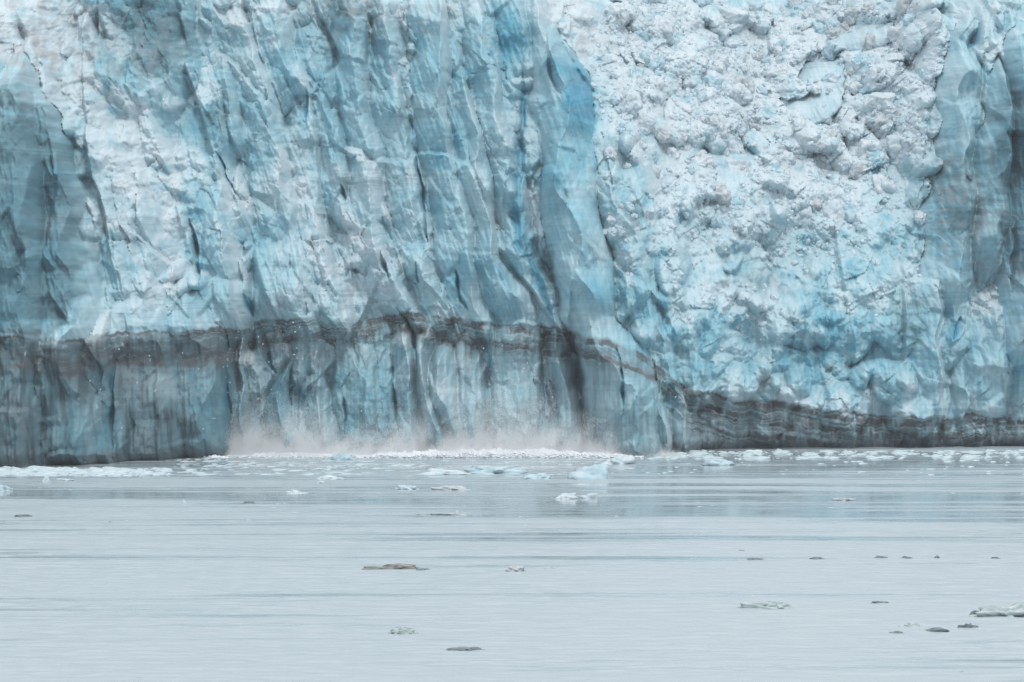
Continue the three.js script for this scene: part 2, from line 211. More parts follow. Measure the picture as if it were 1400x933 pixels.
const out = { z: 0, fin: -1, t: 0, broken: 0, blue: 0, cleft: 0 };
function surface(x, y) {
  const b0 = baseZ(x, y), ln = leanOf(x), up20 = (y > 20 ? y - 20 : 0), xl = x + ln * up20 + 0.05 * y;
  const wx = x + 1.6 * n2(x / 9 + 3, y / 13) + 0.4 * n2(x / 2.6, y / 6 + 9) + 0.10 * n2(x / 0.7, y / 2.4), wy = y + 1.2 * n2(x / 5 + 31, y / 6) + 0.25 * n2(x / 1.1, y / 2 + 4);
  let broken = clamp(zone(brokenZ, x + 4 * n2(x / 11, y / 9 + 40), y + 4 * n2(x / 9 + 50, y / 11)) * 1.15 + 0.72 * fbm(xl / 6 + 60, y / 9, 4));
  let h = 0, hf = -1, ht = 0, hb = 0.3, win = 0, cap = 0;
  const list = bins[clamp(Math.floor((x + 140) / BIN), 0, 139)];
  for (const i of list) {
    const f = fins[i];
    if (wx < f.x0 || wx > f.x1 || wy > f.top + 12 || wy < f.bot - 14) continue;
    const n = f.y.length; let k = 1; while (k < n - 1 && wy < f.y[k]) k++;
    const tt = (wy - f.y[k - 1]) / (f.y[k] - f.y[k - 1]), xc = f.x[k - 1] + (f.x[k] - f.x[k - 1]) * tt, w = mix(f.w0, f.w1, clamp((f.top - wy) / (f.top - f.bot)));
    const t = (wx - xc) / w, fs = clamp(f.s + 0.45 * n2(i * 5.7 + 3, wy / 7), -0.6, 0.75), g = t < fs ? (t + 1) / (fs + 1) : (1 - t) / (1 - fs);
    if (g < -0.4) continue;
    let q = g > 0 ? f.p * Math.pow(g, f.e) : f.p * g * 1.5;
    q *= 0.85 + 0.35 * n2(i * 7.31 + 0.5, wy / 8);
    if (wy > f.top) q -= (wy - f.top) * f.kTop; else if (wy < f.bot) q -= (f.bot - wy) * 0.9;
    if (q > h) { h = q; hb = 0.35 + (mix(f.bl, f.br, sstep(fs - 0.25, fs + 0.25, t)) - 0.35) * (0.6 + 0.7 * n2(i * 2.9, wy / 5)); ht = t; win = i; cap = f.capped * sstep(f.top - 2.4, f.top - 0.4, wy + 1.3 * n2(x / 1.3, wy / 1.5 + i) + 0.7 * n2(x / 0.5, wy / 0.5)); if (f.main) hf = i; }
  }
  let mb = 0;
  for (const m of mounds) { if (wx - m.x > 2 * m.r || m.x - wx > 2 * m.r) continue; const dx = (wx - m.x + m.tw * (wy - m.y)) / m.r * m.ax, dy = (wy - m.y) / m.r, d = dx * dx + dy * dy * 0.8; if (d < 1.2) { const q = m.h * (1.1 * Math.sqrt(1.2 - d) - 0.2) + m.tx * dx + m.ty * dy; if (q > h) { h = q; hb = m.b; hf = -1; mb = 1; } } }
  let slab = 0;
  slabList.forEach((m, k) => { const wob = 0.12 * n2(x / 2.2, y / 2.2), dx = (x - m.x + (k ? 0 : -0.25) * (y - m.y)) / m.r * (k ? 0.85 : 1.25) + wob, dy = (y - m.y) / m.r * (k ? 1.5 : 0.95) + wob, d = Math.pow(Math.abs(dx), 2.6) + Math.pow(Math.abs(dy), 2.6); if (d < 1) { const q = m.h * Math.sqrt(1 - d) * 0.75 + m.tx * dx - m.ty * dy + 1.5; if (q > h) { h = q; hb = 0.22; hf = -1; mb = 0; slab = k + 1; cap = 0; } } });
  if (slab) broken = Math.min(broken, 0.22);
  // cleaved faces and flutes on sound ice, heaps and hollows on broken ice
  const clean = !mb && !slab && hf >= 0 && win === hf && fins[win].clean ? sstep(0.3, 1.6, h) : 0; if (!mb) broken = Math.max(broken, 0.7 * cap); broken *= 1 - 0.75 * clean; const sound = 1 - broken;
  let d = slabs((x + 0.8 * ln * up20) / 4.2, y / 6.5 + 3, 0.8, 1.1, 0.09) + slabs(xl / 9 + 40, wy / 15 + 13, 1.8, 3.0, 0.05) + slabs((x - 0.2 * y) / 1.7 + 20, y / 2.4 + 8, 0.34, 0.36, 0.25) + slabs(x / 0.75 + 70, y / 1.1 + 18, 0.14, 0.12, 0.3);
  const fl = 0.36 * (1 - 2.2 * Math.abs(n2(xl / 3.1 + 0.3 * n2(x / 4, y / 4), y / 26))) + 0.22 * (1 - 2.2 * Math.abs(n2(xl / 1.15, y / 11 + 7))) + 0.10 * n2(xl / 0.42, y / 4.5);
  const low = 1 - sstep(16, 22, y);
  d = d * (0.5 + 0.5 * sound) + fl * (0.25 + 0.75 * sound) * (1 - 0.25 * low) + 0.12 * fbm(xl / 0.8, y / 2.4, 3) + 0.16 * (0.3 - billow(xl / 0.7 + 4, y / 1.3, 3));
  const chunky = (slab ? 0.25 : 1 - 0.6 * clean) * (1 - sstep(14, 30, x) * (1 - sstep(64, 71, x))) * (0.35 + 0.65 * sstep(-0.25, 0.25, fbm(x / 13 + 120, y / 13, 2))) * (0.45 + 0.55 * sstep(17, 24, y));
  { // chunks of shattered ice, drawn out along the lean of the wall
    const a = worley(xl / 3.6 + 145, y / 5.6 + 12), ka = (0.5 - a.f1 * a.f1) * 2.9 * (0.1 + RV[a.id]) + 1.7 * ((RV[(a.id * 3) & 255] - 0.5) * a.dx + (RW[a.id] - 0.3) * a.dy), b = worley((x + 0.6 * ln * up20) / 1.6 + 25, y / 2.3 + 57), kb = (0.5 - b.f1 * b.f1) * 1.15 * (0.1 + RW[b.id]) + 0.7 * ((RV[(b.id * 5) & 255] - 0.5) * b.dx + (RV[b.id] - 0.3) * b.dy), e = worley(x / 0.75 + 5, y / 0.95 + 17), ke = (0.5 - e.f1 * e.f1) * 0.42 * (0.1 + RV[e.id]);
    d += chunky * (ka + kb + ke);
  }
  const lumpy = (slab ? 0.06 : 1 - 0.7 * clean) * sstep(14, 30, x) * (1 - sstep(64, 71, x)) * (1 - 0.7 * sstep(0.2, 0.7, broken)) * sstep(5, 11, y);
  if (lumpy > 0.02) {
    const up = y * 1.15, a = worley(x / 6.5 + 45, up / 6.5 + 12), ka = (0.55 - a.f1 * a.f1) * 4.2 * (0.3 + RV[a.id]) + 1.6 * ((RV[(a.id * 3) & 255] - 0.5) * a.dx + (RW[a.id] - 0.3) * a.dy), b = worley(x / 2.6 + 25, up / 2.6 + 7), kb = (0.5 - b.f1 * b.f1) * 1.5 * (0.2 + RW[b.id]) + 0.5 * (RV[(b.id * 5) & 255] - 0.5) * b.dx, e = worley(x / 1.0 + 5, up / 1.0 + 17), ke = (0.5 - e.f1 * e.f1) * 0.5 * (0.2 + RV[e.id]);
    d += lumpy * (ka + kb + ke + 3 * fbm(x / 15 + 80, up / 15, 2));
  }
  if (broken > 0.02) {
    const up = y * 1.25, c1 = worley(x / 3.4 + 5, up / 3.4), k1 = (0.62 - c1.f1 * c1.f1) * 2.1 * (0.4 + RV[c1.id]), c2 = worley(x / 1.45 + 9, up / 1.45), k2 = (0.6 - c2.f1 * c2.f1) * 0.85 * (0.3 + RW[c2.id]), c3 = worley(x / 0.62, up / 0.62 + 4), k3 = (0.5 - c3.f1) * 0.36 * (0.3 + RV[c3.id]);
    const c0 = worley(x / 8 + 15, up / 8 + 2), k0 = (0.6 - c0.f1) * 6.5 * (0.2 + RV[c0.id]) * sstep(8, 25, x) + 5.0 * fbm(x / 17 + 8, up / 17 + 3, 2) * sstep(8, 25, x) + 0.9 * ((RV[(c0.id * 3) & 255] - 0.5) * c0.dx + (RW[c0.id] - 0.3) * c0.dy) * sstep(8, 25, x) * Math.min(1, 6 * (c0.f2 - c0.f1));
    d += broken * (k0 + 1.25 * (k1 + k2 + k3) * (0.35 + sstep(-25, 40, x) * 0.65) + 2.4 * (0.32 - billow(x / 9, up / 9, 3)) + 0.5 * fbm(x / 1.2 + 4, up / 1.2, 3));
  }
  // thin layers stand out a little where the wall is sound
  d += 0.05 * sound * n2(y * 1.1 + 1.2 * n2(x / 14, y / 9), x / 30 + 7) ;
  let z = b0 + h + d, cl = 0;
  for (const k of clefts) if (x > k.x0 && x < k.x1 && y > k.y0 && y < k.y1) {
    const c = cleftAt(k.q, x + 0.5 * n2(x / 3, y / 4.5) + 0.12 * n2(x * 0.9, y * 0.6), y + 0.4 * n2(x / 3 + 9, y / 3)), w = 0.55 * k.w * Math.pow(Math.sin(Math.PI * clamp(c.t, 0.001, 0.999)), 0.8) * (0.9 + 0.8 * n2(x / 5 + 5, y / 3.2));
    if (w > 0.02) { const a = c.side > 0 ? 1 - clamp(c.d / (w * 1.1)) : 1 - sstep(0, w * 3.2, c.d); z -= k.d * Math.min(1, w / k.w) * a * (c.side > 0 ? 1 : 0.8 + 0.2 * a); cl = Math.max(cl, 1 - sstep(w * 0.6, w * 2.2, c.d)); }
  }
  z -= 1.6 * Math.exp(-Math.max(0, y) / 0.9) + 1.1 * (1 - sstep(0, 2.2 + 1.2 * n2(x / 6, 3), y));
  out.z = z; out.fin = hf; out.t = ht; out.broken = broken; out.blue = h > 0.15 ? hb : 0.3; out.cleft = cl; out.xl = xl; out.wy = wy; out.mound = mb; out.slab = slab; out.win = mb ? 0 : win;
  return out;
}
// linear base colours of the ice
const RAMP = [[0.62, 0.65, 0.68], [0.45, 0.58, 0.63], [0.28, 0.475, 0.545], [0.135, 0.37, 0.475], [0.055, 0.25, 0.375]];
const rgb = [0, 0, 0];
function iceColour(x, y, o) {
  const xl = o.xl, grain = fbm(x / 0.5, y / 0.5, 2);
  // streaks of bubbly and clear ice
  let b = 0.32 + 0.42 * (o.blue - 0.35) + 0.16 * fbm(xl / 2.2 + 90, y / 12, 3) + 0.09 * n2(xl / 0.55, y / 4) + 0.07 * n2(xl / 0.28 + 40, y / 6) + 0.07 * n2(y / 0.4 + 0.8 * n2(x / 9, y / 9), x / 7) + 0.20 * fbm(x / 8 + 70, y / 8, 3);
  b += 0.62 * zone(blueZ, x + 1.5 * n2(x / 3, y / 4), y + 1.5 * n2(x / 4 + 8, y / 3)) + 0.35 * o.cleft;  // blue glow of the clefts is put into the colour
  const white = sstep(0.34, 0.62, o.broken + 0.30 * fbm(x / 1.6 + 11, y / 1.6, 3));
  b = mix(b, 0.10 + 0.55 * sstep(0.0, 0.7, fbm(x / 4.5 + 200, y / 4, 4)) + 0.5 * zone(blueZ, x, y), white * 0.85) + 0.10 * grain;
  b = clamp(b, 0, 1) * 4; const i = Math.min(3, Math.floor(b)), f = b - i;
  for (let k = 0; k < 3; k++) rgb[k] = mix(RAMP[i][k], RAMP[i + 1][k], f);
  // fine layering of the old snow
  const lay = n2(y * 0.9 + 1.8 * n2(x / 16, y / 7) + 0.05 * x * n2(x / 60, 2), x / 45 + 3) + 0.6 * n2(y * 3.6 + n2(x / 9, y / 9), x / 20);
  const ll = sstep(0.3, 0.62, lay) * (1 - white) * (0.26 + 0.36 * n2(x / 12, y / 7 + 60));
  for (let k = 0; k < 3; k++) rgb[k] = mix(rgb[k], [0.23, 0.33, 0.37][k], clamp(ll));
  const mz = zone(murkyShadeZ, x + 1.2 * n2(x / 2.5, y / 3), y + 1.2 * n2(x / 3 + 8, y / 2.5)), mk = sstep(0.18, 0.6, mz + 0.28 * fbm(x / 2.4 + 17, y / 1.4, 3)) * (0.78 + 0.22 * sstep(-0.5, 0.3, lay + 0.6 * n2(x / 8, y / 5))) * (1 - 0.7 * white);
  for (let k = 0; k < 3; k++) rgb[k] = mix(rgb[k], [0.075, 0.155, 0.19][k], clamp(0.88 * mk));  // murk of old ice, with the shade of hollows mixed into its colour
  // grey rock flour and grit
  const gz = zone(greyZ, x, y) * sstep(-0.35, 0.45, fbm(x / 2.2 + 33, y / 2.2, 4) + 0.35 * n2(xl / 0.7, y / 3)) + 0.16 * sstep(0.05, 0.6, fbm(x / 5 + 13, y / 5, 4));
  for (let k = 0; k < 3; k++) rgb[k] = mix(rgb[k], [0.33, 0.335, 0.34][k], clamp(gz * 0.8));
  // dirt layers
  const yb = lerpTable(bandX, bandY, x) + 1.7 * (RV[(o.win * 13) & 255] - 0.5) + 0.5 * n2(x / 7, 1) + 0.25 * n2(x / 2.3, 8), dep = yb - y + 0.22 * n2(xl / 0.6, y / 2.5) + 0.3 * n2(x / 3, y / 2);
  const right = sstep(24, 32, x), pack = mix(mix(6.2, 4.6, sstep(-47, -43, x)), 8.5, right);
  if (dep > -1.5) {
    const lam = 0.75 * n2(dep * 0.72 + 0.35 * n2(x / 8, dep / 2) + 4, x / 38) + 0.35 * n2(dep * 2.3 + 0.4 * n2(x / 5, 4), x / 16 + 5), inpack = sstep(-0.25, 0.25, dep) * (1 - sstep(pack * 0.75, pack * 1.15, dep + 0.8 * n2(x / 4, y / 3)));
    const lam2 = n2(dep * 3.4 + 0.5 * n2(x / 6, 9), x / 22 + 50), lam3 = n2(dep * 1.5 + 0.4 * n2(x / 9, 19), x / 50 + 80);
    let dirt = inpack * clamp(0.56 + 0.8 * sstep(-0.25, 0.25, lam) * (0.5 + 0.5 * sstep(-0.3, 0.1, lam3)) - 0.65 * sstep(0.0, 0.4, lam2) + 0.1 * right);
    const smear = sstep(-0.2, 0.6, n2(xl / 0.9 + 3, y / 9) + 0.5 * n2(xl / 0.3, y / 4));
    dirt *= 0.45 + 0.55 * sstep(-0.55, 0.15, n2(x / 2.4 + 8, y / 3) + 0.4 * n2(xl / 0.5, y / 2.5));
    const paler = zone(paleZ, x + n2(x / 2, y / 3), y + n2(x / 3, y / 2)), left = 1 - sstep(-47, -43, x), under = sstep(0.2, 2, dep) * mix(0.12 + 0.42 * smear, 0.70 + 0.26 * smear, left) * (1 - 0.8 * paler);
    const tint = sstep(-0.2, 0.3, n2(x / 3.2 + 15, y / 5 + 2) + 0.5 * n2(xl / 1.1, y / 6));
    for (let k = 0; k < 3; k++) rgb[k] = mix(rgb[k], mix(mix([0.10, 0.17, 0.19][k], [0.13, 0.23, 0.26][k], tint), mix([0.030, 0.052, 0.064][k], [0.045, 0.095, 0.115][k], tint), left), clamp(under));
    const base = (1 - sstep(0.8, 2.6 + 1.2 * n2(x / 5, 20), y + 0.4 * n2(x / 1.2, y))) * sstep(0.5, 3, dep) * (0.48 + 0.2 * right);
    for (let k = 0; k < 3; k++) rgb[k] = mix(rgb[k], mix([0.078, 0.086, 0.092][k], [0.115, 0.118, 0.12][k], sstep(0, 0.5, n2(x / 4, y / 2 + 30))), clamp(Math.max(dirt * 0.92, base)));
    // sound pale chips and scars
    const chip = sstep(0.52, 0.62, fbm(xl / 0.8 + 300, y / 2.4, 3)); for (let k = 0; k < 3; k++) rgb[k] = mix(rgb[k], [0.55, 0.63, 0.66][k], chip * 0.6);
  }
  const g = 1 + 0.12 * grain; for (let k = 0; k < 3; k++) rgb[k] = clamp(rgb[k] * g, 0.02, 0.93);
  return rgb;
}
const iceMat = new THREE.MeshPhysicalMaterial({ vertexColors: true, roughness: 0.58, ior: 1.31, specularIntensity: 0.7 }); iceMat.name = 'glacier_ice';
const glacier = new THREE.Group(); glacier.name = 'glacier'; scene.add(glacier);
tag(glacier, 'towering blue and white glacier front with dark dirt layers above the water', 'glacier', null, 'structure');
{
  const xs = [], ys = [], STEP = 0.155;
  for (let x = -108; x <= 108; x += Math.abs(x) > 94 ? 0.35 : STEP) xs.push(x);
  for (let y = -1.5; y <= 99; y += y < -0.3 ? 0.4 : y > 86 ? 0.5 : STEP) ys.push(y);
  const W = xs.length, H = ys.length, N = W * (H + 6), pos = new Float32Array(N * 3), col = new Float32Array(N * 3), owner = new Int16Array(N);
  for (let j = 0; j < H; j++) for (let i = 0; i < W; i++) {
    const x = xs[i], y = ys[j], o = surface(x, y), k = j * W + i, up = 0.35 * o.broken;
    pos[3 * k] = x; pos[3 * k + 1] = y; pos[3 * k + 2] = o.z;
    owner[k] = o.slab ? 1003 + o.slab : o.fin >= 0 ? o.fin : o.mound ? 1003 : o.broken > 0.55 && x > 10 && y > 20 ? 1001 : x > 20 ? 1002 : 1000;
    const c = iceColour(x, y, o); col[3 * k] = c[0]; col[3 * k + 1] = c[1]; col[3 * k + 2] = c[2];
  }
  for (let r = 0; r < 6; r++) for (let i = 0; i < W; i++) { // the crest runs back as the glacier's upper surface
    const k = (H + r) * W + i, q = (H - 1) * W + i, s = [4, 12, 30, 70, 150, 300][r];
    pos[3 * k] = pos[3 * q] * (1 + s / 900); pos[3 * k + 1] = pos[3 * q + 1] + s * 0.12 + 2.5 * n2(xs[i] / 9, s); pos[3 * k + 2] = pos[3 * q + 2] - s; owner[k] = 1001;
    for (let a = 0; a < 3; a++) col[3 * k + a] = [0.78, 0.82, 0.85][a];
  }
  // normals over the whole sheet, so that the parts meet without a seam
  const nor = new Float32Array(N * 3), HH = H + 6, sub = (a, b, c) => pos[3 * a + c] - pos[3 * b + c];
  for (let j = 0; j < HH; j++) for (let i = 0; i < W; i++) {
    const k = j * W + i, l = i ? k - 1 : k, r = i < W - 1 ? k + 1 : k, dn = j ? k - W : k, up = j < HH - 1 ? k + W : k;
    const ax = sub(r, l, 0), ay = sub(r, l, 1), az = sub(r, l, 2), bx = sub(up, dn, 0), by = sub(up, dn, 1), bz = sub(up, dn, 2);
    const nx = ay * bz - az * by, ny = az * bx - ax * bz, nz = ax * by - ay * bx, L = Math.hypot(nx, ny, nz) || 1; nor[3 * k] = nx / L; nor[3 * k + 1] = ny / L; nor[3 * k + 2] = nz / L;
  }
  const quads = new Map();
  for (let j = 0; j < HH - 1; j++) for (let i = 0; i < W - 1; i++) { const k = j * W + i, id = owner[k]; let q = quads.get(id); if (!q) quads.set(id, q = []); q.push(k); }
  const small = []; for (const [id, q] of quads) if (id < 1000 && q.length < 400) { small.push(id); const t = 1000; if (!quads.has(t)) quads.set(t, []); quads.get(t).push(...[]); for (const k of q) quads.get(t).push(k); }
  small.forEach((id) => quads.delete(id));
  const map = new Int32Array(N);
  for (const [id, q] of [...quads].sort((a, b) => a[0] - b[0])) {
    map.fill(-1); let n = 0; const order = [], index = new Uint32Array(q.length * 6); let t = 0;
    const v = (k) => { if (map[k] < 0) { map[k] = n++; order.push(k); } return map[k]; };
    for (const k of q) { const a = v(k), b = v(k + 1), c = v(k + W + 1), d = v(k + W); index.set((k & 1) ? [a, b, c, a, c, d] : [a, b, d, b, c, d], t); t += 6; }
    const P = new Float32Array(n * 3), NN = new Float32Array(n * 3), C = new Float32Array(n * 3);
    order.forEach((k, i) => { for (let a = 0; a < 3; a++) { P[3 * i + a] = pos[3 * k + a]; NN[3 * i + a] = nor[3 * k + a]; C[3 * i + a] = col[3 * k + a]; } });
    const g = new THREE.BufferGeometry(); g.setAttribute('position', new THREE.BufferAttribute(P, 3)); g.setAttribute('normal', new THREE.BufferAttribute(NN, 3)); g.setAttribute('color', new THREE.BufferAttribute(C, 3)); g.setIndex(new THREE.BufferAttribute(index, 1));
    add(new THREE.Mesh(g, iceMat), id === 1000 ? 'ice_wall' : id === 1001 ? 'icefall_slope' : id === 1002 ? 'lower_ice_bank' : id === 1003 ? 'hummocky_ice' : id > 1003 ? 'ice_slab' : 'ice_pillar', glacier);
  }
  console.log('glacier', W, H, quads.size);
}

// ------------------------------------------------------------------ water
{
  const patches = (x, z) => sstep(-0.2, 0.3, 0.62 * fbm(x / 85 + 2.2, z / 22 + 7.3, 3) + 0.25 * n2(x / 190, z / 60 + 3) + 0.30 * n2(x / 60, z / 5.5) + 0.20 * n2(x / 36 + 9, z / 2.3) + 0.36 * sstep(90, 280, z) - 0.03);
  const wave = (x, z) => {
    const p = patches(x, z), a = 0.006 + 0.075 * p;
    return a * (n2(x / 4, z / 1.3) + 0.75 * n2(x / 1.8 + 20, z / 0.85 + 5) + 0.7 * n2(x / 12 + 3, z / 3.2)) + 0.03 * n2(x / 40, z / 12);
  };
  // wind-rippled and calm patches: how fine the ripples are, in a map of the bay
  const TW = 512, TH = 1024, rd = new Uint8Array(TW * TH * 4);
  for (let j = 0; j < TH; j++) for (let i = 0; i < TW; i++) { const x = -115 + 230 * (i + 0.5) / TW, z = -60 + 460 * (j + 0.5) / TH, k = (j * TW + i) * 4, q = clamp(0.12 + 0.27 * patches(x, z) + 0.08 * n2(x / 14, z / 2.2) + 0.07 * n2(x / 4, z / 0.9)); rd[k] = rd[k + 1] = rd[k + 2] = Math.round(255 * q); rd[k + 3] = 255; }
  const rt = new THREE.DataTexture(rd, TW, TH); rt.magFilter = rt.minFilter = THREE.LinearFilter; rt.needsUpdate = true;
  const WATER = new THREE.Color().setRGB(0.36, 0.425, 0.455);
  const waterMat = new THREE.MeshPhysicalMaterial({ color: WATER, roughness: 1, roughnessMap: rt, ior: 1.333 }); waterMat.name = 'silty_sea_water';
  const openMat = new THREE.MeshPhysicalMaterial({ color: WATER, roughness: 0.33, ior: 1.333 }); openMat.name = 'open_sea_water';
  const sheet = (x0, x1, nx, z0, z1, nz) => {
    const g = new THREE.PlaneGeometry(1, 1, nx, nz), p = g.attributes.position, uv = g.attributes.uv;
    for (let i = 0; i < p.count; i++) { const x = x0 + (p.getX(i) + 0.5) * (x1 - x0), z = z0 + (0.5 - p.getY(i)) * (z1 - z0); const e = Math.min(1, (x1 - x) / 4, (x - x0) / 4, (z - z0) / 4, (z1 - z) / 4); p.setXYZ(i, x, e > 0 ? wave(x, z) * e : 0, z); uv.setXY(i, (x + 115) / 230, (z + 60) / 460); }
    g.computeVertexNormals(); return g;
  };
  const water = new THREE.Group(); water.name = 'water'; scene.add(water); tag(water, 'grey rippled sea water below the ice front', 'water', null, 'structure');
  add(new THREE.Mesh(sheet(-115, 115, 400, -60, 180, 460), waterMat), 'rippled_water', water); add(new THREE.Mesh(sheet(-80, 80, 500, 180, 400, 560), waterMat), 'rippled_water', water);
  const s = new THREE.Shape(); s.moveTo(-2500, -2500); s.lineTo(2500, -2500); s.lineTo(2500, 400); s.lineTo(-2500, 400); s.closePath();
  const hole = new THREE.Path(); for (const [x, z] of [[-115, -60], [115, -60], [115, 180], [80, 180], [80, 400], [-80, 400], [-80, 180], [-115, 180]]) z === -60 && x < 0 ? hole.moveTo(x, -z) : hole.lineTo(x, -z); hole.closePath(); s.holes.push(hole);
  const far = new THREE.ShapeGeometry(s); far.rotateX(-Math.PI / 2);
  add(new THREE.Mesh(far, openMat), 'open_water', water);
}

// ------------------------------------------------------------------ loose ice
function n3(x, y, z) { return (n2(x + 0.7 * z, y - 0.6 * z + 11) + n2(y + 0.8 * x + 31, z - 0.5 * x) + n2(z + 37 + 0.6 * y, x - 0.7 * y)) * 0.55; }
function boulder(seed, { detail = 4, planes = 11, rough = 0.08, lumps = 0.2, flat = 1, crumb = 0 } = {}) {
  const r = rng(seed), P = [];
  for (let i = 0; i < planes; i++) { const a = r() * 6.283, c = 2 * r() - 1, s = Math.sqrt(1 - c * c); P.push([s * Math.cos(a), c, s * Math.sin(a), 0.62 + 0.36 * r()]); }
  let g = new THREE.IcosahedronGeometry(1, detail); g.deleteAttribute('uv'); g.deleteAttribute('normal'); g = mergeVertices(g, 1e-4);
  const p = g.attributes.position, o = seed * 3.17 % 60;
  for (let i = 0; i < p.count; i++) {
    const x = p.getX(i), y = p.getY(i), z = p.getZ(i); let d = 1.15;
    for (const q of P) { const k = x * q[0] + y * q[1] + z * q[2]; if (k > 0.02) d = Math.min(d, q[3] / k); }
    d += lumps * n3(x * 1.7 + o, y * 1.7, z * 1.7) + rough * n3(x * 4.5 + o, y * 4.5, z * 4.5) + rough * 0.6 * n3(x * 10 + o, y * 10, z * 10) + crumb * (0.35 - Math.abs(n3(x * 5 + o, y * 5, z * 5 + 3)) - 0.5 * Math.abs(n3(x * 11, y * 11 + o, z * 11)));
    p.setXYZ(i, x * d, y * d * flat, z * d);
  }
  g.computeVertexNormals(); return g;
}
function paint(g, cols, seed, f = 2.2) {
  const p = g.attributes.position, c = new Float32Array(p.count * 3);
  for (let i = 0; i < p.count; i++) { const t = clamp(0.5 + 0.9 * n3(p.getX(i) * f + seed, p.getY(i) * f * 1.6, p.getZ(i) * f) + 0.35 * n3(p.getX(i) * 9 + seed, p.getY(i) * 9, p.getZ(i) * 9)); for (let k = 0; k < 3; k++) c[3 * i + k] = mix(cols[0][k], cols[1][k], t); }
  g.setAttribute('color', new THREE.BufferAttribute(c, 3)); return g;
}
const looseMat = new THREE.MeshPhysicalMaterial({ vertexColors: true, roughness: 0.5, ior: 1.31 }); looseMat.name = 'loose_ice';
const TONE = { white: [[0.58, 0.63, 0.655], [0.42, 0.54, 0.58]], blue: [[0.50, 0.60, 0.64], [0.33, 0.48, 0.54]], grey: [[0.52, 0.56, 0.57], [0.30, 0.35, 0.36]], dirty: [[0.30, 0.30, 0.275], [0.12, 0.135, 0.135]], dark: [[0.22, 0.27, 0.285], [0.10, 0.125, 0.135]], green: [[0.50, 0.56, 0.55], [0.20, 0.28, 0.29]] };
const rubble = [];
{ // blocks lying on the icefall
  const r = rng(99), shapes = [], tones = [[[0.44, 0.55, 0.61], [0.57, 0.63, 0.67]], [[0.36, 0.40, 0.42], [0.52, 0.58, 0.62]], [[0.50, 0.58, 0.62], [0.60, 0.65, 0.69]], [[0.31, 0.48, 0.56], [0.50, 0.60, 0.65]]];
  for (let i = 0; i < 16; i++) shapes.push(paint(boulder(200 + i, { detail: 9, planes: 7 + i % 5, lumps: 0.22, rough: 0.12, crumb: 0.2 }), tones[i % 4], i, 1.6));
  for (let i = 16; i < 20; i++) shapes.push(paint(boulder(300 + i, { detail: 14, planes: 9, lumps: 0.10, rough: 0.06, crumb: 0.10 }), [[0.42, 0.53, 0.58], [0.57, 0.62, 0.65]], i, 1.2));
  const put = (u, v, s, sy, n, rot, label, group, sink = 0.5) => {
    const c = loc(u, v), z = surface(c.x, c.y).z, q = at(u, v, z), m = add(new THREE.Mesh(shapes[n], looseMat), 'ice_block');
    m.position.set(q.x, q.y, surface(q.x, q.y).z - sink * s); m.rotation.set(...rot); m.scale.set(s, s * sy, s * 0.9); tag(m, label, 'ice block', group); return m;
  };
  put(1205, 140, 2.8, 0.8, 18, [0.3, 0.2, 0.5], 'angular white ice block beside the tall smooth slab of the icefall', null);
  put(880, 172, 2.4, 0.9, 19, [0.1, 0.7, 0.3], 'white wedge of ice on the rubble beside the big blue pillar', null);
  put(990, 25, 4.2, 0.7, 18, [0.3, 0.1, 0.2], 'blue grey ice block propped over the dark hollow on the icefall', null);
  const words = [['pale', 'white'], ['grey', 'grit stained'], ['bright', 'white'], ['pale', 'blue']];
  for (let i = 0; i < 285; i++) {
    const u = 825 + 470 * r(), v = -15 + 330 * Math.pow(r(), 1.25), s = 0.6 + 2.0 * Math.pow(r(), 3), n = Math.floor(r() * 16), w = words[n % 4];
    if (u > 1265 && v > 60) continue;
    const big = s > 2 ? 'big' : s > 1.2 ? 'middling' : 'small', kind = `${big} ${w[0]} ${w[1]} ice block`;
    put(u, v, s, 0.7 + 0.5 * r(), n, [r() * 6, r() * 6, r() * 6], `${kind} jumbled among others on the icefall rubble`, `${kind}s on the icefall`);
  }
  for (let i = 0; i < 9000; i++) { // crushed ice between the blocks
    const u = 800 + 500 * r(), v = -20 + 500 * Math.pow(r(), 1.3), c = loc(u, v), o = surface(c.x, c.y); if (o.broken < 0.55 + 0.3 * r()) continue;
    const s = 0.10 + 0.5 * Math.pow(r(), 3); rubble.push([c.x, c.y, o.z - 0.35 * s, s * (0.8 + 0.6 * r()), s * (0.6 + 0.6 * r()), s, r() * 6, r() * 6]);
  }
}
console.log('blocks');
const waterAt = (u, v) => { const D = EYE * FOCAL / (v - 412); return { x: (u - 700) * D / FOCAL, z: DIST - D, m: D / FOCAL }; };
function floe(u, v, w, h, tone, label, { name = 'floating_ice', seed = Math.round(u * 7 + v), planes = 8, lumps = 0.45, deep = 0.55, group, category = 'floating ice', peaks } = {}) {
  const p = waterAt(u, v), W = w * p.m, Hh = h * p.m;
  const g = boulder(seed, { detail: w > 34 ? 7 : 5, planes, lumps, rough: 0.16 });
  g.computeBoundingBox(); const bb = g.boundingBox, sx = W / (bb.max.x - bb.min.x), sy = Hh / Math.max(0.2, bb.max.y), sz = W * deep / (bb.max.z - bb.min.z);
  paint(g, TONE[tone], seed % 50); g.scale(sx, Math.min(sy, 3 * sx), sz); g.computeVertexNormals();
  const m = add(new THREE.Mesh(g, looseMat), name); m.position.set(p.x - (bb.max.x + bb.min.x) / 2 * sx, -0.04, p.z - W * deep * 0.4); m.rotation.y = 0; tag(m, label, category, group); return m;
}
floe(465, 630, 44, 11, 'blue', 'smooth pale blue dome of floating ice in front of the spray');
floe(453, 656, 42, 6, 'white', 'small low white floe between the pale dome and the open water');
floe(600, 650, 90, 9, 'white', 'long low white floe before the foam, beside the peaked floe', { deep: .4 });
